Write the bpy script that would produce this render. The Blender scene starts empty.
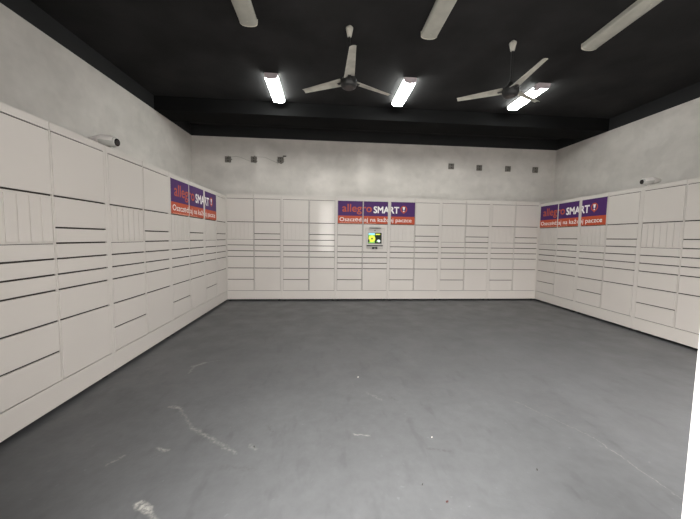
import bpy, bmesh, math, random
from mathutils import Vector, Matrix
PI = math.pi
C = bpy.context.scene.collection
sc = bpy.context.scene
random.seed(7)

# ---------------------------------------------------------------- camera
F_PX, YAW, PIT, ROL = 302.1522, 0.0830, -0.0710, 0.0147
CAM = Vector((2.0113, -6.3414, 1.2969))
fw = Vector((math.sin(YAW)*math.cos(PIT), math.cos(YAW)*math.cos(PIT), math.sin(PIT)))
rt = fw.cross(Vector((0, 0, 1))).normalized(); up = rt.cross(fw)
r2 = rt*math.cos(ROL) + up*math.sin(ROL); u2 = -rt*math.sin(ROL) + up*math.cos(ROL)
cd = bpy.data.cameras.new('camera'); cam = bpy.data.objects.new('camera', cd); C.objects.link(cam)
M = Matrix((r2, u2, -fw)).transposed().to_4x4(); M.translation = CAM
cam.matrix_world = M
cd.sensor_fit = 'HORIZONTAL'; cd.sensor_width = 36; cd.lens = F_PX/700*36
cd.clip_start = 0.02; cd.clip_end = 200
sc.camera = cam

# ---------------------------------------------------------------- daylight and exposure
sc.view_settings.view_transform = 'Standard'; sc.view_settings.look = 'None'
sc.view_settings.gamma = 1; sc.view_settings.exposure = 0.0
SKY_BASE = 0.35
# bright parts of the hazy sky: (direction, strength, tightness)
SKY_LOBES = [((-.45, -1, 1.3), 31.0, 8), ((-.6, -1, .5), 3.6, 8), ((.8, -1, .4), 7.4, 8)]
LAMP_EMIT = 52.0
GLINT = 0.62
w = bpy.data.worlds.new('sky'); sc.world = w; w.use_nodes = True
nt = w.node_tree; bg = nt.nodes['Background']
tc = nt.nodes.new('ShaderNodeTexCoord'); acc = None
for d_, g_, p_ in SKY_LOBES:
    vd = nt.nodes.new('ShaderNodeVectorMath'); vd.operation = 'DOT_PRODUCT'
    vd.inputs[1].default_value = Vector(d_).normalized()
    nt.links.new(tc.outputs['Generated'], vd.inputs[0])
    mx = nt.nodes.new('ShaderNodeMath'); mx.operation = 'MAXIMUM'; mx.inputs[1].default_value = 0
    nt.links.new(vd.outputs['Value'], mx.inputs[0])
    pw = nt.nodes.new('ShaderNodeMath'); pw.operation = 'POWER'; pw.inputs[1].default_value = p_
    nt.links.new(mx.outputs[0], pw.inputs[0])
    ma = nt.nodes.new('ShaderNodeMath'); ma.operation = 'MULTIPLY_ADD'; ma.inputs[1].default_value = g_
    if acc is None: ma.inputs[2].default_value = SKY_BASE
    else: nt.links.new(acc, ma.inputs[2])
    nt.links.new(pw.outputs[0], ma.inputs[0]); acc = ma.outputs[0]
nt.links.new(acc, bg.inputs['Strength'])
bg.inputs['Color'].default_value = (1.0, 0.98, 0.955, 1)

# added area lights standing in for daylight thrown back by windows and cars in the street: narrow soft beams that reach the back wall through the open front
def glint(src, dst, wx, wz, power, spread):
    ld = bpy.data.lights.new('street_glint', 'AREA'); ld.shape = 'RECTANGLE'; ld.size = wx; ld.size_y = wz
    ld.energy = power; ld.spread = math.radians(spread); ld.color = (1.0, .98, .95)
    o = bpy.data.objects.new('street_glint', ld); C.objects.link(o); o.location = src
    o.rotation_euler = (Vector(dst)-Vector(src)).to_track_quat('-Z', 'Y').to_euler()
glint((2.3, -10, 1.1), (2.03, .2, 1.50), .28, 1.00, GLINT*.28, .8)
glint((2.6, -10, 1.3), (1.93, .5, 2.50), .50, .55, GLINT*.16, .7)
glint((2.2, -10, 1.3), (.62, .5, 2.85), .22, .80, GLINT*.09, .8)
glint((2.7, -10, 1.3), (2.86, .5, 2.75), .30, .80, GLINT*.17, .7)
glint((3.9, -10, 1.3), (3.52, .5, 2.80), .40, .40, GLINT*.10, .8)
glint((4.7, -10, 1.3), (4.85, .5, 2.88), .50, .24, GLINT*.06, 1.2)

# ---------------------------------------------------------------- materials
def mat(name, col, rough=0.5, metal=0.0, emit=None, es=0.0, var=0.0, vs=3.0, bump=0.0, bs=60.0, spec=None):
    m = bpy.data.materials.new(name); m.use_nodes = True
    t = m.node_tree; b = t.nodes['Principled BSDF']
    b.inputs['Base Color'].default_value = (*col, 1); b.inputs['Roughness'].default_value = rough
    b.inputs['Metallic'].default_value = metal
    if spec is not None: b.inputs['Specular IOR Level'].default_value = spec
    if emit: b.inputs['Emission Color'].default_value = (*emit, 1); b.inputs['Emission Strength'].default_value = es
    g = t.nodes.new('ShaderNodeNewGeometry')
    if var:
        n = t.nodes.new('ShaderNodeTexNoise'); n.inputs['Scale'].default_value = vs; n.inputs['Detail'].default_value = 6
        t.links.new(g.outputs['Position'], n.inputs['Vector'])
        r = t.nodes.new('ShaderNodeMapRange')
        r.inputs['From Min'].default_value = 0.3; r.inputs['From Max'].default_value = 0.7
        r.inputs['To Min'].default_value = 1-var; r.inputs['To Max'].default_value = 1+var
        t.links.new(n.outputs['Fac'], r.inputs['Value'])
        v = t.nodes.new('ShaderNodeVectorMath'); v.operation = 'SCALE'; v.inputs[0].default_value = col
        t.links.new(r.outputs[0], v.inputs['Scale']); t.links.new(v.outputs[0], b.inputs['Base Color'])
    if bump:
        n2 = t.nodes.new('ShaderNodeTexNoise'); n2.inputs['Scale'].default_value = bs; n2.inputs['Detail'].default_value = 4
        t.links.new(g.outputs['Position'], n2.inputs['Vector'])
        bp = t.nodes.new('ShaderNodeBump'); bp.inputs['Strength'].default_value = bump; bp.inputs['Distance'].default_value = 0.01
        t.links.new(n2.outputs['Fac'], bp.inputs['Height']); t.links.new(bp.outputs[0], b.inputs['Normal'])
    return m

LOCK = mat('locker_white_steel', (0.56, 0.52, 0.485), 0.36, var=0.015, vs=1.5, bump=0.03, bs=400)
SHADE = mat('dark_gap_shade', (0.035, 0.028, 0.024), 0.9)  # near-black: the shade inside the gaps is put into the colour
FOOT = mat('black_plastic', (0.02, 0.02, 0.02), 0.5)
PURP = mat('purple_film', (0.062, 0.018, 0.115), 0.4, spec=0.2)
ORNG = mat('orange_red_film', (0.46, 0.075, 0.032), 0.4, spec=0.2)
ORTX = mat('orange_lettering', (0.46, 0.09, 0.04), 0.4, spec=0.2)
WHTX = mat('white_lettering', (0.82, 0.80, 0.78), 0.35)
PALE = mat('pale_small_print', (0.72, 0.32, 0.22), 0.4)
BLACK = mat('black_paint', (0.024, 0.0235, 0.024), 0.9, spec=0.12, var=0.25, vs=2.0, bump=0.15, bs=25)
BEAM = mat('black_beam_paint', (0.0062, 0.0062, 0.0064), 0.9, spec=0.1, var=0.2, vs=2.0)
BLKW = mat('black_wall_paint', (0.009, 0.009, 0.010), 0.8, var=0.2, vs=2.0)
CREAM = mat('aged_cream_plastic', (0.50, 0.48, 0.42), 0.45, var=0.08, vs=14)
CREAM2 = mat('worn_cream_metal', (0.52, 0.50, 0.44), 0.45, var=0.22, vs=9)
DIFF = mat('frosted_diffuser', (0.44, 0.43, 0.38), 0.4, var=0.10, vs=9)
LIT = mat('lit_diffuser', (0.9, 0.95, 0.92), 0.4, emit=(0.97, 1.0, 0.96), es=LAMP_EMIT)
CAPU = mat('cream_end_cap', (0.72, 0.69, 0.60), 0.45)
CAPM = mat('mauve_end_cap', (0.55, 0.47, 0.50), 0.5)
CAMW = mat('white_camera_plastic', (0.78, 0.74, 0.71), 0.35)
CAMG = mat('grey_camera_plastic', (0.5, 0.49, 0.46), 0.4)
LENS = mat('dark_lens_glass', (0.015, 0.012, 0.012), 0.12)
GREY = mat('grey_bare_metal', (0.20, 0.185, 0.165), 0.6, var=0.2, vs=40)
GREYD = mat('dark_recess', (0.06, 0.052, 0.045), 0.8)

# plaster of the upper walls: patchy skim coat, horizontal trowel bands
def plaster(name, col):
    m = mat(name, col, 0.7)
    t = m.node_tree; b = t.nodes['Principled BSDF']
    g = t.nodes.new('ShaderNodeNewGeometry')
    def noise(scale, vec=(1, 1, 1), det=5):
        mp = t.nodes.new('ShaderNodeVectorMath'); mp.operation = 'MULTIPLY'; mp.inputs[1].default_value = vec
        t.links.new(g.outputs['Position'], mp.inputs[0])
        n = t.nodes.new('ShaderNodeTexNoise'); n.inputs['Scale'].default_value = scale; n.inputs['Detail'].default_value = det
        t.links.new(mp.outputs[0], n.inputs['Vector']); return n.outputs['Fac']
    def rng(src, a, b_, c, d):
        r = t.nodes.new('ShaderNodeMapRange'); r.inputs[1].default_value = a; r.inputs[2].default_value = b_
        r.inputs[3].default_value = c; r.inputs[4].default_value = d; t.links.new(src, r.inputs[0]); return r.outputs[0]
    def mul(x, y):
        k = t.nodes.new('ShaderNodeMath'); k.operation = 'MULTIPLY'; t.links.new(x, k.inputs[0]); t.links.new(y, k.inputs[1]); return k.outputs[0]
    f = mul(rng(noise(0.9, (1, 1, 2.2)), .35, .65, .90, 1.06), rng(noise(7, (1, 1, 1), 8), .3, .7, .96, 1.04))
    f = mul(f, rng(noise(2.3, (1, 1, 1), 3), .44, .50, .965, 1.02))
    v = t.nodes.new('ShaderNodeVectorMath'); v.operation = 'SCALE'; v.inputs[0].default_value = col
    t.links.new(f, v.inputs['Scale']); t.links.new(v.outputs[0], b.inputs['Base Color'])
    bp = t.nodes.new('ShaderNodeBump'); bp.inputs['Strength'].default_value = 0.25; bp.inputs['Distance'].default_value = 0.01
    t.links.new(noise(14, (1, 1, 1), 8), bp.inputs['Height']); t.links.new(bp.outputs[0], b.inputs['Normal'])
    return m
PLAST = plaster('skimmed_plaster', (0.625, 0.590, 0.555))

# grey floor paint with worn scuffs (scuffs are capsules on the floor plane, in metres)
SCUFFS = [((.72, -3.30), (.79, -3.22), .020, 1.0, .75), ((.72, -3.30), (.74, -3.45), .012, .6, .75), ((.79, -3.22), (.93, -3.16), .008, .5, .75),
          ((.85, -4.03), (.94, -4.06), .014, .9, .75), ((.94, -4.06), (1.12, -4.30), .010, .4, .7), ((1.12, -4.30), (1.48, -4.56), .013, .55, .7),
          ((1.01, -4.50), (1.07, -4.52), .013, .9, .75), ((1.12, -4.89), (1.19, -4.93), .018, 1.0, .85), ((1.19, -4.93), (1.30, -5.02), .012, .5, .75),
          ((.80, -4.62), (.84, -4.55), .010, .6, .7), ((2.22, -4.44), (2.31, -4.45), .008, .8, .75), ((2.37, -3.90), (2.47, -4.02), .012, .35, .65),
          ((3.80, -4.57), (3.83, -5.10), .004, .55, .7), ((3.55, -4.1), (3.80, -4.57), .004, .4, .7), ((1.56, -4.50), (1.60, -4.54), .012, .4, .7),
          ((4.55, -1.95), (4.95, -1.93), .018, .35, .65), ((5.25, -1.93), (5.6, -1.90), .02, .35, .65), ((1.35, -1.95), (1.50, -1.93), .015, .4, .65),
          ((2.66, -4.60), (2.78, -4.63), .012, -.6, .06), ((1.62, -4.30), (1.68, -4.38), .012, -.5, .06), ((1.45, -4.68), (1.62, -4.70), .02, -.35, .08),
          ((2.55, -3.98), (2.60, -4.04), .012, -.5, .06), ((.9, -2.35), (1.05, -2.3), .012, .35, .65)]
SK = (1.2969+.035)/1.2969
SCUFFS = [(tuple(c+(q-c)*SK for q, c in zip(a, (2.0113, -6.3414))), tuple(c+(q-c)*SK for q, c in zip(b, (2.0113, -6.3414))), r, s, t) for a, b, r, s, t in SCUFFS]
def floor_mat():
    base = (0.082, 0.0828, 0.0855)
    m = mat('grey_floor_paint', base, 0.5)
    t = m.node_tree; b = t.nodes['Principled BSDF']; L = t.links.new
    g = t.nodes.new('ShaderNodeNewGeometry')
    def vm(op, a, b_=None):
        n = t.nodes.new('ShaderNodeVectorMath'); n.operation = op
        for i, x in enumerate((a, b_)):
            if x is None: continue
            if isinstance(x, (tuple, Vector)): n.inputs[i].default_value = x
            else: L(x, n.inputs[i])
        return n
    def mt(op, a, b_=None, clamp=False):
        n = t.nodes.new('ShaderNodeMath'); n.operation = op; n.use_clamp = clamp
        for i, x in enumerate((a, b_)):
            if x is None: continue
            if isinstance(x, (int, float)): n.inputs[i].default_value = x
            else: L(x, n.inputs[i])
        return n.outputs[0]
    def noise(scale, det=5, vec=(1, 1, 1)):
        n = t.nodes.new('ShaderNodeTexNoise'); n.inputs['Scale'].default_value = scale; n.inputs['Detail'].default_value = det
        L(vm('MULTIPLY', g.outputs['Position'], vec).outputs[0], n.inputs['Vector']); return n
    def rng(src, a, b_, c, d):
        r = t.nodes.new('ShaderNodeMapRange'); r.inputs[1].default_value = a; r.inputs[2].default_value = b_
        r.inputs[3].default_value = c; r.inputs[4].default_value = d; L(src, r.inputs[0]); return r.outputs[0]
    f = mt('MULTIPLY', rng(noise(1.3).outputs['Fac'], .3, .7, .93, 1.07), rng(noise(16, 7).outputs['Fac'], .3, .7, .92, 1.08))
    f = mt('MULTIPLY', f, rng(noise(9, 3, (1, .35, 1)).outputs['Fac'], .60, .70, 1.0, .84))
    f = mt('MULTIPLY', f, rng(noise(26, 2).outputs['Fac'], .71, .76, 1.0, 1.25))
    sc_ = vm('SCALE', base); L(f, sc_.inputs['Scale']); col = sc_.outputs[0]
    wob = vm('SCALE', vm('SUBTRACT', noise(22, 4).outputs['Color'], (.5, .5, .5)).outputs[0]); wob.inputs['Scale'].default_value = .05
    P = vm('MULTIPLY', vm('ADD', g.outputs['Position'], wob.outputs[0]).outputs[0], (1, 1, 0)).outputs[0]
    grain = rng(noise(60, 4).outputs['Fac'], .38, .60, .15, 1)
    for (a, bb, rad, s, tone) in SCUFFS:
        s *= .70; rad *= .7
        a = Vector((*a, 0)); d = Vector((*bb, 0)) - a; ln2 = d.length_squared
        pa = vm('SUBTRACT', P, a).outputs[0]
        h = mt('DIVIDE', vm('DOT_PRODUCT', pa, d).outputs['Value'], ln2, True)
        cl = vm('SCALE', d); L(h, cl.inputs['Scale'])
        dist = vm('DISTANCE', pa, cl.outputs[0]).outputs['Value']
        mk = rng(dist, rad*.3, rad*2.2, abs(s), 0)
        mk = mt('MULTIPLY', mk, grain)
        mix = t.nodes.new('ShaderNodeMix'); mix.data_type = 'RGBA'
        L(mk, mix.inputs[0]); L(col, mix.inputs[6]); mix.inputs[7].default_value = (tone*.42, tone*.41, tone*.37, 1)
        col = mix.outputs[2]
    L(col, b.inputs['Base Color'])
    L(rng(noise(3, 5).outputs['Fac'], .3, .7, .40, .56), b.inputs['Roughness'])
    bp = t.nodes.new('ShaderNodeBump'); bp.inputs['Strength'].default_value = 0.12; bp.inputs['Distance'].default_value = 0.01
    L(noise(35, 6).outputs['Fac'], bp.inputs['Height']); L(bp.outputs[0], b.inputs['Normal'])
    return m
FLOOR = floor_mat()
PAVE = mat('pale_paving', (0.42, 0.41, 0.39), 0.8, var=0.1, vs=2)

# ---------------------------------------------------------------- mesh helpers
def link(name, bm, mats, parent=None, smooth=False):
    me = bpy.data.meshes.new(name); bm.to_mesh(me); bm.free()
    for m in (mats if isinstance(mats, (list, tuple)) else [mats]): me.materials.append(m)
    if smooth:
        for p in me.polygons: p.use_smooth = True
    o = bpy.data.objects.new(name, me); C.objects.link(o)
    if parent: o.parent = parent
    return o
def box(bm, x0, x1, y0, y1, z0, z1, mi=0, bevel=0.0):
    vs = [bm.verts.new((x, y, z)) for x in (x0, x1) for y in (y0, y1) for z in (z0, z1)]
    fs = [(0, 1, 3, 2), (4, 6, 7, 5), (0, 4, 5, 1), (2, 3, 7, 6), (0, 2, 6, 4), (1, 5, 7, 3)]
    faces = [bm.faces.new([vs[i] for i in f]) for f in fs]
    for f in faces: f.material_index = mi
    if bevel:
        es = list({e for f in faces for e in f.edges})
        r = bmesh.ops.bevel(bm, geom=es, offset=bevel, segments=2, affect='EDGES', profile=.6)
        for f in r['faces']: f.material_index = mi
    return faces
def boxes(name, lst, m, parent=None, bevel=0.0):
    bm = bmesh.new()
    for b in lst: box(bm, *b, bevel=bevel)
    return link(name, bm, m, parent)
def ring_loft(bm, rings, mi=0, cap=True, closed=True):
    rv = [[bm.verts.new(p) for p in r] for r in rings]
    for a, b in zip(rv, rv[1:]):
        n = len(a)
        for i in range(n if closed else n-1):
            f = bm.faces.new((a[i], a[(i+1) % n], b[(i+1) % n], b[i])); f.material_index = mi
    if cap:
        f = bm.faces.new(rv[0][::-1]); f.material_index = mi
        f = bm.faces.new(rv[-1]); f.material_index = mi
def lathe(bm, prof, o=(0, 0, 0), axis=(0, 0, 1), n=24, mi=0):
    q = Vector((0, 0, 1)).rotation_difference(Vector(axis).normalized()); o = Vector(o)
    rings = [[o + q @ Vector((r*math.cos(2*PI*i/n), r*math.sin(2*PI*i/n), h)) for i in range(n)] for r, h in prof]
    ring_loft(bm, rings, mi)
def empty(name, loc, rz=0):
    o = bpy.data.objects.new(name, None); C.objects.link(o); o.location = loc; o.rotation_euler = (0, 0, rz)
    o.empty_display_size = .1; return o
def tag(o, label, cat, group=None):
    o['label'] = label; o['category'] = cat
    if group: o['group'] = group
    return o
def copy_tree(o, parent=None):
    c = o.copy(); C.objects.link(c); c.parent = parent
    for ch in list(o.children): copy_tree(ch, c)
    return c
def struct(o): o['kind'] = 'structure'; return o

# ---------------------------------------------------------------- the room
WT, ZC, ZF = 3.42, 3.65, -0.035
LW = lambda y: -0.835 + (0.5-y)*-0.0455
RW = lambda y: 7.407 + (0.5-y)*0.0133
YF = -5.6
def wall(name, a, b, out, z0, z1, m):
    bm = bmesh.new(); a = Vector((*a, 0)); b = Vector((*b, 0)); n = Vector((*out, 0))*.2
    for lo, hi, mi in ((z0, WT, 0), (WT, z1, 1)):
        vs = [[bm.verts.new(p + Vector((0, 0, z))) for p in (a, b, b+n, a+n)] for z in (lo, hi)]
        for i in range(4):
            f = bm.faces.new((vs[0][i], vs[0][(i+1) % 4], vs[1][(i+1) % 4], vs[1][i])); f.material_index = mi
        bm.faces.new(vs[0][::-1]).material_index = mi; bm.faces.new(vs[1]).material_index = mi
    bmesh.ops.recalc_face_normals(bm, faces=bm.faces)
    return struct(link(name, bm, [m, BLKW]))
wall('wall_left', (LW(YF), YF), (LW(.5), .5), (-1, 0), ZF, ZC, PLAST)
wall('wall_right', (RW(.5), .5), (RW(YF), YF), (1, 0), ZF, ZC, PLAST)
wall('wall_back', (LW(.5)-.2, .5), (RW(.5)+.2, .5), (0, 1), ZF, ZC, PLAST)
struct(boxes('floor', [(LW(YF)-.3, RW(YF)+.3, YF-.35, .7, ZF-.1, ZF)], FLOOR))
struct(boxes('ground', [(-20, 25, -30, YF-.35, ZF-.14, ZF-.03)], PAVE))
struct(boxes('ceiling', [(LW(YF)-.3, RW(YF)+.3, YF-.35, .7, ZC, ZC+.12)], BLACK))
struct(boxes('trim_1', [(LW(-.8)+.002, RW(-.8)-.002, -.80, -.28, WT, ZC-.001)], BEAM))     # black beam across the ceiling
DX0, DX1, DH = 0.95, 3.052, 3.1
struct(boxes('wall_front', [(LW(YF)-.2, DX0, YF-.35, YF, ZF, ZC), (DX1, DX1+.30, YF-.35, YF, ZF, DH), (5.7, RW(YF)+.2, YF-.35, YF, ZF, ZC), (DX0, 5.7, YF-.35, YF, DH, ZC)],
             mat('white_front_wall', (0.8, 0.8, 0.79), 0.6)))

# ---------------------------------------------------------------- parcel lockers
W, H = 1.1199, 2.1
PL, TOP = 0.171, 2.035
U = (TOP-PL)/16
POST, MID, GAP = 0.028, 0.006, 0.013
COLX = [(POST+.0038, W/2-MID-.0055), (W/2+MID+.0055, W-POST-.0038)]
A_ROWS = [4, 's3', 1, 1, 1, 2, 2, 2]
B_ROWS = [4, 2, 1, 1, 1, 1, 2, 4]
C_ROWS = [4, 2, 2, 1, 1, 1, 1, 2, 2]
T_ROWS = [4, 't5', 1, 1, 1, 4]
door_mesh = {}
def door(parent, x0, x1, z0, z1):
    k = (round(x1-x0, 4), round(z1-z0, 4))
    if k not in door_mesh:
        bm = bmesh.new(); box(bm, 0, x1-x0, -.002, .0039 if x1-x0 < .2 else .012, 0, z1-z0, bevel=.0022 if x1-x0 < .2 else .0025)
        o = link('door', bm, LOCK, parent); door_mesh[k] = o.data
    else:
        o = bpy.data.objects.new('door', door_mesh[k]); C.objects.link(o); o.parent = parent
    o.location = (x0, 0, z0); return o

def text_bm(body, size, off, x, z, wid=None):
    cu = bpy.data.curves.new('lettering', 'FONT'); cu.body = body; cu.size = size; cu.offset = off; cu.resolution_u = 3
    to = bpy.data.objects.new('lettering', cu); C.objects.link(to)
    dg = bpy.context.evaluated_depsgraph_get(); dg.update()
    me = bpy.data.meshes.new_from_object(to.evaluated_get(dg))
    bpy.data.objects.remove(to); bpy.data.curves.remove(cu)
    bm = bmesh.new(); bm.from_mesh(me); bpy.data.meshes.remove(me)
    xs = [v.co.x for v in bm.verts]; x0 = min(xs); s = (wid/(max(xs)-x0)) if wid else 1
    for v in bm.verts: v.co = Vector((x+(v.co.x-x0)*s, 0, z+v.co.y))
    return bm
def disc(bm, x, z, r, y, n=28, sx=1.0):
    vs = [bm.verts.new((x+sx*r*math.cos(2*PI*i/n), y, z+r*math.sin(2*PI*i/n))) for i in range(n)]
    return bm.faces.new(vs)
SX0 = .031
def sign_art():
    """list of (bmesh, material index) for the whole banner in its own coordinates (x from the left column, z height)"""
    L = []
    T = TOP-.006
    def bold(body, size, b, x, z, wid, mi):
        for k, (dx, dz) in enumerate(((b, b), (-b, b), (b, -b), (-b, -b), (0, 0))):
            m_ = text_bm(body, size, 0, x+dx, z+dz, wid)
            for v in m_.verts: v.co.y -= .00003*k
            L.append((m_, mi))
    bold('allegro', .225, .0022, .125, T-.205, .615, 2)
    bold('SMART', .188, .0050, .785, T-.220, .535, 3)
    b = bmesh.new(); disc(b, 1.425, T-.135, .072, 0); L.append((b, 4))
    b = bmesh.new(); disc(b, 1.425, T-.135, .050, 0); L.append((b, 5))
    b = bmesh.new()
    vs = [b.verts.new(p) for p in ((1.398, 0, T-.088), (1.411, 0, T-.150), (1.439, 0, T-.150), (1.452, 0, T-.088))]; b.faces.new(vs)
    disc(b, 1.425, T-.175, .014, 0); L.append((b, 3))
    b = bmesh.new(); vs = [b.verts.new(p) for p in ((1.395, 0, T-.198), (1.425, 0, T-.228), (1.455, 0, T-.198))]; b.faces.new(vs); L.append((b, 4))
    bold('Oszczędzaj na każdej paczce',   .112, .0006, .068, T-.400, 1.53, 3)
    b = bmesh.new(); x = .07; rr = random.Random(3)
    while x < .80:
        l = rr.uniform(.018, .055); vs = [b.verts.new(p) for p in ((x, 0, T-.441), (x+l, 0, T-.441), (x+l, 0, T-.430), (x, 0, T-.430))]; b.faces.new(vs); x += l+.010
    L.append((b, 6))
    return L
art = sign_art()
panel_cache = {}
def sign_panel(parent, k):
    """k = 0,1: columns of the first unit, 2: first column of the next unit"""
    x0, x1 = [COLX[0], COLX[1], (COLX[0][0]+W, COLX[0][1]+W)][k]
    if k not in panel_cache:
        bm = bmesh.new()
        zs, zt, zb = TOP-.006-.288, TOP+.004, TOP-4*U+GAP+.001
        box(bm, x0+.002, x1-.002, -.0035, -.002, zs, zt, 0); box(bm, x0+.002, x1-.002, -.0035, -.002, zb, zs, 1)
        for li, (src, mi) in enumerate(art):
            c = src.copy()
            for (px, s) in ((x0+.002, -1), (x1-.002, 1)):
                bmesh.ops.bisect_plane(c, geom=c.verts[:]+c.edges[:]+c.faces[:], plane_co=(px, 0, 0), plane_no=(s, 0, 0), clear_outer=True)
            for f in c.faces:
                q = bm.faces.new([bm.verts.new((v.co.x, -.0042-.00012*li, v.co.z)) for v in f.verts]); q.material_index = mi
                q.normal_update()
                if q.normal.y > 0: q.normal_flip()
            c.free()
        if k == 2: bmesh.ops.translate(bm, verts=bm.verts, vec=(-W, 0, 0))
        o = link('sign_panel', bm, [PURP, ORNG, ORTX, WHTX, ORNG, PURP, PALE], parent); panel_cache[k] = o.data
    else:
        o = bpy.data.objects.new('sign_panel', panel_cache[k]); C.objects.link(o); o.parent = parent
    o['label'] = ['left panel of the purple and orange banner', 'middle panel of the purple and orange banner', 'right panel of the purple and orange banner'][k]
    return o

shared = {}
HB = 2.125
def locker(rowsA, rowsB, signs=(), back=False):
    t = empty('parcel_locker', (0, 0, 0))
    g = .0012
    H = HB if back else 2.1
    def carcass(): return boxes('carcass', [(g, W-g, .020, .5, .012, H), (g, POST, 0, .02, PL+.005, H), (W-POST, W-g, 0, .02, PL+.005, H),
            (W/2-MID, W/2+MID, 0, .02, PL+.005, TOP+.0085), (POST, W/2-.003, 0, .02, TOP+.009, H), (W/2+.003, W-POST, 0, .02, TOP+.009, H)], LOCK, t)
    ck = 'carcass_back' if back else 'carcass'
    if ck not in shared: shared[ck] = carcass()
    else:
        c = shared[ck].copy(); C.objects.link(c); c.parent = t
    if 'plinth' not in shared:
        shared['gap_backing'] = boxes('gap_backing', [(COLX[0][0]-.0038, COLX[0][1]+.0055, .012, .0199, PL-.001, TOP+.011), (COLX[1][0]-.0055, COLX[1][1]+.0038, .012, .0199, PL-.001, TOP+.011)], SHADE, t)  # dark backing added so the gaps around the doors read as shaded
        shared['plinth'] = boxes('plinth', [(g, W-g, -.003, .0199, .002, PL+.006)], LOCK, t, .002)
        shared['bottom_tray'] = boxes('bottom_tray', [(.02, W-.02, .05, .48, .006, .012)], SHADE, t)
        bm = bmesh.new(); lathe(bm, [(.028, 0), (.028, .010), (.012, .014), (.012, .0409)], n=16); shared['foot'] = link('foot', bm, FOOT, t)
        shared['foot'].location = (.06, .05, ZF)
        feet = [(W-.06, .05), (.06, .45), (W-.06, .45)]
    else:
        for k in ('gap_backing', 'plinth', 'bottom_tray'):
            c = shared[k].copy(); C.objects.link(c); c.parent = t
        feet = [(.06, .05), (W-.06, .05), (.06, .45), (W-.06, .45)]
    for fx, fy in feet:
        c = shared['foot'].copy(); C.objects.link(c); c.parent = t; c.location = (fx, fy, ZF)
    for ci, rows in enumerate((rowsA, rowsB)):
        x0, x1 = COLX[ci]; z = TOP
        for r in rows:
            n = r if isinstance(r, int) else int(r[1:])
            zb, zt = z-n*U+GAP, z; z -= n*U
            if r == 's3':
                zb -= GAP-.005
                back = boxes('door_surround', [(x0, x1, .004, .0119, zb, zt), (x0, x1, -.001, .004, zt-.012, zt), (x0, x1, -.001, .004, zb, zb+.008)], LOCK, t, 0)
                m = 6; ww = (x1-x0-.012)/m
                for i in range(m):
                    o = door(t, x0+.006+i*ww+.0045, x0+.006+(i+1)*ww-.0045, zb+.012, zt-.016); o.name = 'narrow_door'
            elif r == 't5': terminal(t, x0, x1, zb, zt)
            else: door(t, x0, x1, zb, zt)
    for k in signs: sign_panel(t, k)
    return t

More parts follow.
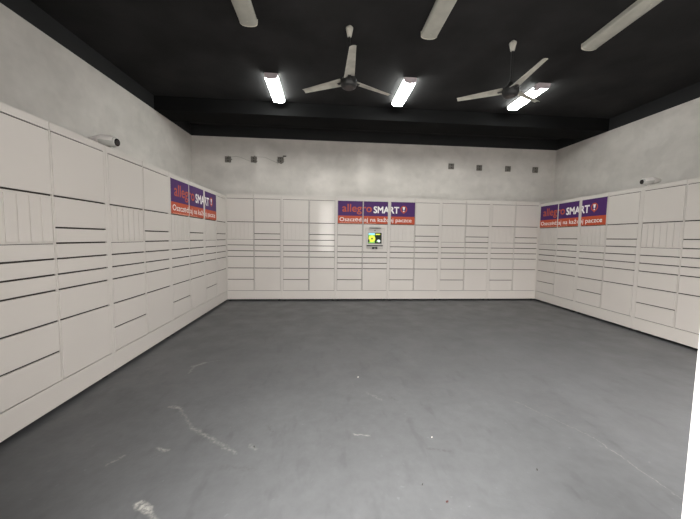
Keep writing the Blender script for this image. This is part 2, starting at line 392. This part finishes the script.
def terminal(t, x0, x1, zb, zt):
    # fixed panel with a recessed terminal, screen, shelf, scanner and a small visor lamp on top
    p = boxes('terminal_panel', [(x0, x1, -.002, .012, zb, zt)], LOCK, t, .002)
    cx = (x0+x1)/2-.012; S = .46
    def q(bm, pts, y0, y1):
        a = [bm.verts.new((x, y0, z)) for x, z in pts]; b = [bm.verts.new((x, y1, z)) for x, z in pts]; n = len(pts)
        bm.faces.new(a); bm.faces.new(b[::-1])
        for i in range(n): bm.faces.new((a[i], b[i], b[(i+1) % n], a[(i+1) % n]))
        bmesh.ops.recalc_face_normals(bm, faces=bm.faces)
    ztop = zt-.075; zbt = zt-.50
    FR = mat('terminal_bezel', (0.42, 0.39, 0.36), 0.4)
    bm = bmesh.new()
    o_ = [(cx-.205, ztop), (cx+.205, ztop), (cx+.175, zbt), (cx-.175, zbt)]
    i_ = [(cx-.195, ztop-.008), (cx+.195, ztop-.008), (cx+.166, zbt+.008), (cx-.166, zbt+.008)]
    for k in range(4): q(bm, [o_[k], o_[(k+1) % 4], i_[(k+1) % 4], i_[k]], -.012, -.002)
    link('terminal_frame', bm, FR, t)
    bm = bmesh.new(); q(bm, i_, -.006, -.0021); f = link('face_plate', bm, LOCK, t)
    zs0, zs1 = zt-.395, zt-.17
    sc_ = boxes('screen', [(cx-.145, cx+.145, -.014, -.006, zs0, zs1)], LENS, t, .003)
    E = lambda n, c, s: mat(n, (0.01, 0.01, 0.01), 0.4, emit=c, es=s, spec=.1)
    bm = bmesh.new(); y = -.0146
    def rect(x_0, x_1, z_0, z_1, mi, dy=0):
        vs = [bm.verts.new(v) for v in ((x_0, y-dy, z_0), (x_1, y-dy, z_0), (x_1, y-dy, z_1), (x_0, y-dy, z_1))]; bm.faces.new(vs).material_index = mi
    rect(cx-.138, cx, zs0+.008, zs1-.008, 0); rect(cx-.138, cx, zs1-.045, zs1-.008, 1, .0004)
    disc(bm, cx-.062, (zs0+zs1)/2-.012, .072, y-.0006).material_index = 2
    disc(bm, cx-.062, (zs0+zs1)/2-.012, .018, y-.0009).material_index = 3
    rect(cx-.138, cx-.112, zs0+.030, zs0+.085, 3, .0008)
    rect(cx+.004, cx+.138, zs0+.008, zs1-.008, 3); rect(cx+.015, cx+.110, zs1-.045, zs1-.022, 2, .0004)
    disc(bm, cx+.082, zs0+.055, .028, y-.0006, sx=1.25).material_index = 4
    rect(cx+.035, cx+.075, zs0+.030, zs0+.048, 0, .0006)
    link('picture', bm, [E('screen_green', (.25, .62, .12), 1.1), E('screen_blue', (.35, .80, .95), 1.2), E('screen_yellow', (.80, .85, .08), 1.2),
                         E('screen_dark', (.01, .02, .01), 1), E('screen_white', (.85, .95, .9), 1.2)], sc_)
    boxes('shelf', [(cx-.17, cx+.17, -.045, -.002, zs0-.052, zs0-.034)], FOOT, t, .003)
    boxes('barcode_scanner', [(cx-.058, cx-.012, -.05, -.004, zs0-.115, zs0-.072), (cx+.012, cx+.052, -.05, -.004, zs0-.115, zs0-.072), (cx-.02, cx+.02, -.035, -.004, zs0-.10, zs0-.082)], FOOT, t, .004)
    boxes('visor', [(cx-.125, cx+.125, -.05, -.002, ztop-.004, ztop+.008)], FOOT, t, .002)
    boxes('sensor_cover', [(cx-.11, cx+.10, -.03, -.002, ztop+.009, ztop+.045)], CAMG, t, .004)
    bm = bmesh.new(); lathe(bm, [(.012, 0), (.012, .006)], (cx, -.006, zs1+.045), (0, -1, 0), 14); link('peephole', bm, FOOT, t)

GRP = 'parcel lockers lining the room'
def place(t, x, y, rz, label):
    t.location = (x, y, 0); t.rotation_euler = (0, 0, rz); t.scale.z = 1.012 if y == 0 else 1; tag(t, label, 'locker', GRP); return t
std_back = locker(A_ROWS, B_ROWS, (), True)
std = locker(A_ROWS, B_ROWS)
place(std_back, 0, 0, 0, 'plain white parcel locker on the back wall, in the left corner of the room')
place(copy_tree(std_back), W, 0, 0, 'plain white parcel locker on the back wall, immediately left of the one with the touchscreen')
place(locker(C_ROWS, T_ROWS, (0, 1), True), 2*W, 0, 0, 'white parcel locker on the back wall with lit touchscreen and two banner panels')
place(locker(A_ROWS, B_ROWS, (2,), True), 3*W, 0, 0, 'white locker immediately right of the touchscreen locker, carrying the last banner panel')
place(copy_tree(std_back), 4*W, 0, 0, 'plain white parcel locker on the back wall, second from the right corner')
place(copy_tree(std_back), 5*W, 0, 0, 'plain white parcel locker at the right end of the back wall')
XL, XR, AR = 0.016, 6.714, 0.042
place(locker(A_ROWS, B_ROWS, (2,)), XL, -W-.004, PI/2, 'white locker on the left wall nearest the back corner, with one banner panel')
place(locker(A_ROWS, B_ROWS, (0, 1)), XL, -2*W-.004, PI/2, 'white locker on the left wall with two banner panels, the beginning of the banner')
place(std, XL, -3*W-.004, PI/2, 'plain white locker on the left wall, between the security camera and the banner')
place(copy_tree(std), XL, -4*W-.004, PI/2, 'large plain white locker nearest the viewer at the left edge of the photo')
dr = Vector((-math.sin(AR), -math.cos(AR), 0))
def rplace(t, s, label):
    p = Vector((XR, 0, 0)) + dr*s; place(t, p.x, p.y, -PI/2-AR, label)
rplace(locker(A_ROWS, B_ROWS, (0, 1)), .004, 'white locker on the right wall by the corner, with two banner panels')
rplace(locker(A_ROWS, B_ROWS, (2,)), W+.004, 'white locker on the right wall with a single banner panel ending in the exclamation badge')
rplace(copy_tree(std), 2*W+.004, 'plain white locker on the right wall nearest the viewer, without banner')
for b, _ in art: b.free()

# ---------------------------------------------------------------- ceiling lamps
def lamp(lit, flap=False):
    t = empty('ceiling_lamp', (0, 0, ZC)); L = .82; hw = .095; hh = .075
    boxes('base', [(-hw+.006, hw-.006, -L/2+.01, L/2-.01, -.022, 0)], CREAM, t, .003)
    prof = [(-hw, -.022)] + [(-hw*math.cos(PI*i/14)*1.0, -.022-(hh-.022)*math.sin(PI*i/14)**.5) for i in range(1, 14)] + [(hw, -.022)]
    bm = bmesh.new(); ring_loft(bm, [[(x, y, z) for x, z in prof] for y in (-L/2+.02, L/2-.02)])
    bmesh.ops.recalc_face_normals(bm, faces=bm.faces)
    d = link('diffuser', bm, LIT if lit else DIFF, t, False)
    if lit: d['label'] = 'glowing white diffuser'
    for s in (-1, 1):
        bm = bmesh.new(); p2 = [(x*1.03, -.001 if i in (0, 14) else z*1.04) for i, (x, z) in enumerate(prof)]
        ya, yb = sorted((s*(L/2-.022), s*L/2))
        yb2 = .018
        r1 = [(x, s*(L/2-.022), z) for x, z in p2]; r2_ = [(x*.92, s*L/2, z*.93-.0005) for x, z in p2]
        ring_loft(bm, [r1, r2_]); bmesh.ops.recalc_face_normals(bm, faces=bm.faces)
        link('end_cap', bm, CAPM if lit else CAPU, t)
    if not lit:
        for s in (-.2, .2):
            bm = bmesh.new(); lathe(bm, [(.008, 0), (.008, .004)], (0, s*1.6, -hh-.003), (0, 0, 1), 12); link('screw', bm, CREAM2, t)
    if flap:
        boxes('loose_clip', [(-.135, -.075, -L/2-.012, -L/2+.06, -.10, -.02)], CAPM, t, .006)
    return t
lu = lamp(False); ll = lamp(True)
GL = 'ceiling lamps in two rows'
for o, x, y, a, lab in [(lu, 1.165, -3.20, 0, 'unlit cream ceiling lamp at the top, leftmost of the front three'),
                     (copy_tree(lu), 3.17, -3.20, 0, 'unlit cream ceiling lamp at the top, between the two ceiling fans'),
                     (copy_tree(lu), 5.12, -3.20, -2, 'unlit cream ceiling lamp at upper right, right of both ceiling fans'),
                     (ll, 1.21, -1.33, 0, 'lit white ceiling lamp left of the left ceiling fan'),
                     (copy_tree(ll), 3.235, -1.43, 0, 'lit white ceiling lamp between the two ceiling fans'),
                     (lamp(True, True), 5.265, -1.50, -1, 'lit white ceiling lamp partly hidden behind a fan blade')]:
    o.location = (x, y, ZC); o.rotation_euler = (0, 0, math.radians(a)); tag(o, lab, 'lamp', GL)

# ---------------------------------------------------------------- ceiling fans
def fan(zh, a0):
    t = empty('ceiling_fan', (0, 0, ZC)); dz = zh-ZC
    bm = bmesh.new(); lathe(bm, [(.018, -.115), (.023, -.112), (.040, -.035), (.041, -.022), (.036, -.018), (.02, 0)], n=20); link('canopy', bm, CREAM2, t, True)
    bm = bmesh.new(); lathe(bm, [(.013, dz+.05), (.013, -.12)], n=12); link('downrod', bm, FOOT, t)
    bm = bmesh.new(); lathe(bm, [(.05, dz-.055), (.082, dz-.045), (.092, dz-.02), (.092, dz+.025), (.075, dz+.05), (.04, dz+.06), (.03, dz+.10), (.016, dz+.11)], n=28)
    h = link('motor', bm, FOOT, t, False)
    for p in h.data.polygons: p.use_smooth = True
    bm = bmesh.new(); lathe(bm, [(.055, dz-.062), (.060, dz-.054)], n=20); link('motor_cap', bm, mat('dark_brown_cap', (.05, .04, .038), .5), t)
    base = None
    for k in range(3):
        if base is None:
            bm = bmesh.new(); rings = []
            for i in range(9):
                u = i/8; x = .085+u*.525; hw = .060*(1-u)+.034*u; z = dz+.022+.004*u; tw = math.radians(12)
                pts = []
                for s in range(7):
                    v = -1+2*s/6; camb = .010*(1-v*v)
                    pts.append((x, v*hw*math.cos(tw), z+camb+v*hw*math.sin(tw)))
                rings.append(pts + [(px, py, pz+.003) for px, py, pz in reversed(pts)])
            ring_loft(bm, rings); bmesh.ops.recalc_face_normals(bm, faces=bm.faces)
            base = link('blade', bm, CREAM2, t); o = base
        else:
            o = base.copy(); C.objects.link(o); o.parent = t
        o.rotation_euler = (0, 0, math.radians(a0+120*k))
        bm = bmesh.new(); box(bm, .06, .14, -.018, .018, dz+.012, dz+.018, bevel=.001); br = link('blade_bracket', bm, FOOT, t); br.rotation_euler = o.rotation_euler
    return t
f1 = fan(3.04, 29); f1.location = (2.262, -2.811, ZC); tag(f1, 'white three-bladed ceiling fan at the centre, above the touchscreen locker', 'ceiling fan', 'ceiling fans')
f2 = fan(3.07, 27); f2.location = (4.206, -2.76, ZC); tag(f2, 'white three-bladed ceiling fan on the right, one blade crossing a lit lamp', 'ceiling fan', 'ceiling fans')

# ---------------------------------------------------------------- security cameras on the locker tops
def cctv():
    # body axis along local +x, foot on z = 0
    t = empty('security_camera', (0, 0, 0))
    bm = bmesh.new(); lathe(bm, [(.038, 0), (.038, .008), (.016, .014), (.013, .045)], n=20); link('bracket', bm, CAMW, t)
    ax = Vector((1, 0, -.10)).normalized(); c = Vector((0, 0, .085))
    c.z = .088
    bm = bmesh.new(); lathe(bm, [(.050, -.055), (.055, -.03), (.056, .01), (.050, .06), (.042, .095), (.040, .10)], c, ax, 28); link('camera_body', bm, CAMG, t, True)
    bm = bmesh.new(); lathe(bm, [(.012, -.165), (.020, -.16), (.040, -.10), (.052, -.05), (.053, -.045)], c, ax, 28); link('rear_cover', bm, CAMW, t, True)
    bm = bmesh.new(); n = 16
    def arc(h, r, n=16): return [c + ax*h + Vector((0, r*math.cos(a), 0)) + Vector((.10, 0, 1)).normalized()*r*math.sin(a) for a in [PI*i/n for i in range(n+1)]]
    rings = [arc(h, r) + arc(h, r-.003)[::-1] for h, r in ((-.05, .0575), (.02, .0595), (.085, .054))]
    ring_loft(bm, rings); bmesh.ops.recalc_face_normals(bm, faces=bm.faces); link('sun_shield', bm, CAMW, t)
    bm = bmesh.new(); lathe(bm, [(.036, .098), (.035, .104), (.022, .106)], c, ax, 24); link('lens', bm, LENS, t)
    bm = bmesh.new(); lathe(bm, [(.014, 0), (.014, .03)], c+Vector((.045, 0, -.075)), (0, 0, 1), 12); link('adjustment_screw', bm, CAMG, t)
    return t
c1 = cctv(); c1.location = (-.085, -3.19, H); c1.rotation_euler = (0, 0, math.radians(-4))
tag(c1, 'white bullet security camera on top of the lockers at left', 'security camera', 'security cameras')
c2 = copy_tree(c1); c2.location = (6.68, -2.26, H); c2.scale = (.92, .92, .92); c2.rotation_euler = (0, 0, math.radians(170))
tag(c2, 'white bullet security camera on top of the lockers at right', 'security camera', 'security cameras')

# ---------------------------------------------------------------- junction boxes and wires on the back wall
def jbox(rough):
    t = empty('junction_box', (0, 0, 0)); s = .062
    boxes('back_plate', [(-s, s, -.012, -.001, -s, s)], GREYD, t, .003)
    fr = [(-s, s, -.028, -.012, s-.012, s), (-s, s, -.028, -.012, -s, -s+.012), (-s, -s+.012, -.028, -.012, -s+.012, s-.012), (s-.012, s, -.028, -.012, -s+.012, s-.012)]
    boxes('frame', fr, GREY, t, .002)
    boxes('crossbar', [(-s+.012, s-.012, -.024, -.012, -.008, .008)], GREY, t)
    for x in (-.026, .026):
        for z in (-.028, .028):
            bm = bmesh.new(); lathe(bm, [(.015, 0), (.015, .008), (.010, .011)], (x, -.012, z), (0, -1, 0), 12); link('terminal_block', bm, GREY, t)
    if rough:
        rr = random.Random(rough)
        bm = bmesh.new()
        for i in range(9):
            a = rr.uniform(0, 2*PI); r = rr.uniform(.05, .072); lathe(bm, [(.004, 0), (.016, .003), (.012, .013), (.003, .018)], (r*math.cos(a), -.001, r*math.sin(a)), (0, -1, 0), 7)
        link('broken_plaster', bm, GREY, t)
    return t
LJ = [(-.085, 2.945, 3, 'rough grey junction box high on the back wall, leftmost of three'), (.459, 2.962, 4, 'rough grey junction box high on the back wall, middle of the left three'),
      (1.03, 2.972, 5, 'rough grey junction box high on the back wall with a dark scrap beside it'),
      (4.869, 2.964, 0, 'grey square junction box right of centre, leftmost of four on the back wall'), (5.537, 2.952, 0, 'grey square junction box, second of the right-hand four on the back wall'),
      (6.227, 2.952, 0, 'grey square junction box, third of the right-hand four on the back wall'), (6.9, 2.950, 0, 'grey square junction box closest to the right corner of the room')]
jn = None
for x, z, rgh, lab in LJ:
    if rgh: o = jbox(rgh)
    elif jn is None: o = jn = jbox(0)
    else: o = copy_tree(jn)
    o.location = (x, .5, z); tag(o, lab, 'junction box', 'junction boxes on the back wall')
def wire(pts, r, m, label):
    cu = bpy.data.curves.new('wire', 'CURVE'); cu.dimensions = '3D'; cu.bevel_depth = r; cu.bevel_resolution = 2
    sp = cu.splines.new('NURBS'); sp.points.add(len(pts)-1); sp.use_endpoint_u = True; sp.order_u = 3
    for p, q in zip(sp.points, pts): p.co = (*q, 1)
    tmp = bpy.data.objects.new('wire', cu); C.objects.link(tmp); me = bpy.data.meshes.new_from_object(tmp.evaluated_get(bpy.context.evaluated_depsgraph_get()))
    bpy.data.objects.remove(tmp); bpy.data.curves.remove(cu); me.materials.clear(); me.materials.append(m); o = bpy.data.objects.new('wire', me); C.objects.link(o)
    return tag(o, label, 'wire', 'wires between the junction boxes')
WG = mat('plastered_wire', (0.36, 0.34, 0.31), .7)
wire([(-.02, .499, 3.0), (.1, .497, 3.03), (.28, .499, 2.96), (.40, .499, 2.92)], .004, WG, 'thin grey wire on the wall between the leftmost two junction boxes')
wire([(.50, .499, 3.02), (.68, .498, 3.03), (.80, .498, 2.97), (.96, .499, 2.91)], .004, WG, 'thin grey wire on the wall left of the box with the dark scrap')
wire([(.97, .499, 3.05), (.93, .498, 2.96), (.97, .498, 2.88)], .004, WG, 'short curled grey wire hanging beside the third junction box')
tag(boxes('bracket', [(1.08, 1.15, .47, .499, 3.045, 3.065)], GREYD, None, .004), 'small dark bracket at the upper right of the third junction box', 'bracket')

# ---------------------------------------------------------------- small litter on the floor
def leaf(x, y, s, a, m, label, name='floor_crumb'):
    bm = bmesh.new(); n = 8; top = []; bot = []
    rr = random.Random(int(x*1000)); s *= .62
    pts = [(s*math.cos(2*PI*i/n)*rr.uniform(.8, 1.1), s*.55*math.sin(2*PI*i/n)*rr.uniform(.7, 1.1)) for i in range(n)]
    ring_loft(bm, [[(px, py, .0) for px, py in pts], [(px*.95, py*.95, .004+.003*abs(px)/s) for px, py in pts]])
    bmesh.ops.recalc_face_normals(bm, faces=bm.faces)
    o = link(name, bm, m); o.location = (2.0113+(x-2.0113)*SK, -6.3414+(y+6.3414)*SK, ZF+.0002); o.rotation_euler = (0, 0, a)
    return tag(o, label, 'crumb', 'bits of litter on the floor')
BR = mat('reddish_leaf', (0.05, 0.015, 0.012), .7); DK = mat('dark_crumb', (0.03, 0.03, 0.025), .8); WH = mat('pale_crumb', (0.6, 0.58, 0.52), .7)
leaf(2.624, -4.98, .013, .3, BR, 'tiny reddish leaf scrap on the grey floor at lower centre')
leaf(3.221, -4.81, .011, 1.2, DK, 'tiny dark crumb on the floor at lower right')
leaf(2.535, -4.87, .008, .8, DK, 'tiny dark crumb just left of the reddish leaf scrap')
leaf(1.585, -4.52, .010, 2.0, DK, 'tiny dark crumb on the floor at lower left of centre')
leaf(2.72, -4.50, .009, .5, WH, 'tiny white crumb on the floor near the centre')
leaf(2.33, -3.62, .010, .1, WH, 'tiny white crumb on the floor farther from the viewer')
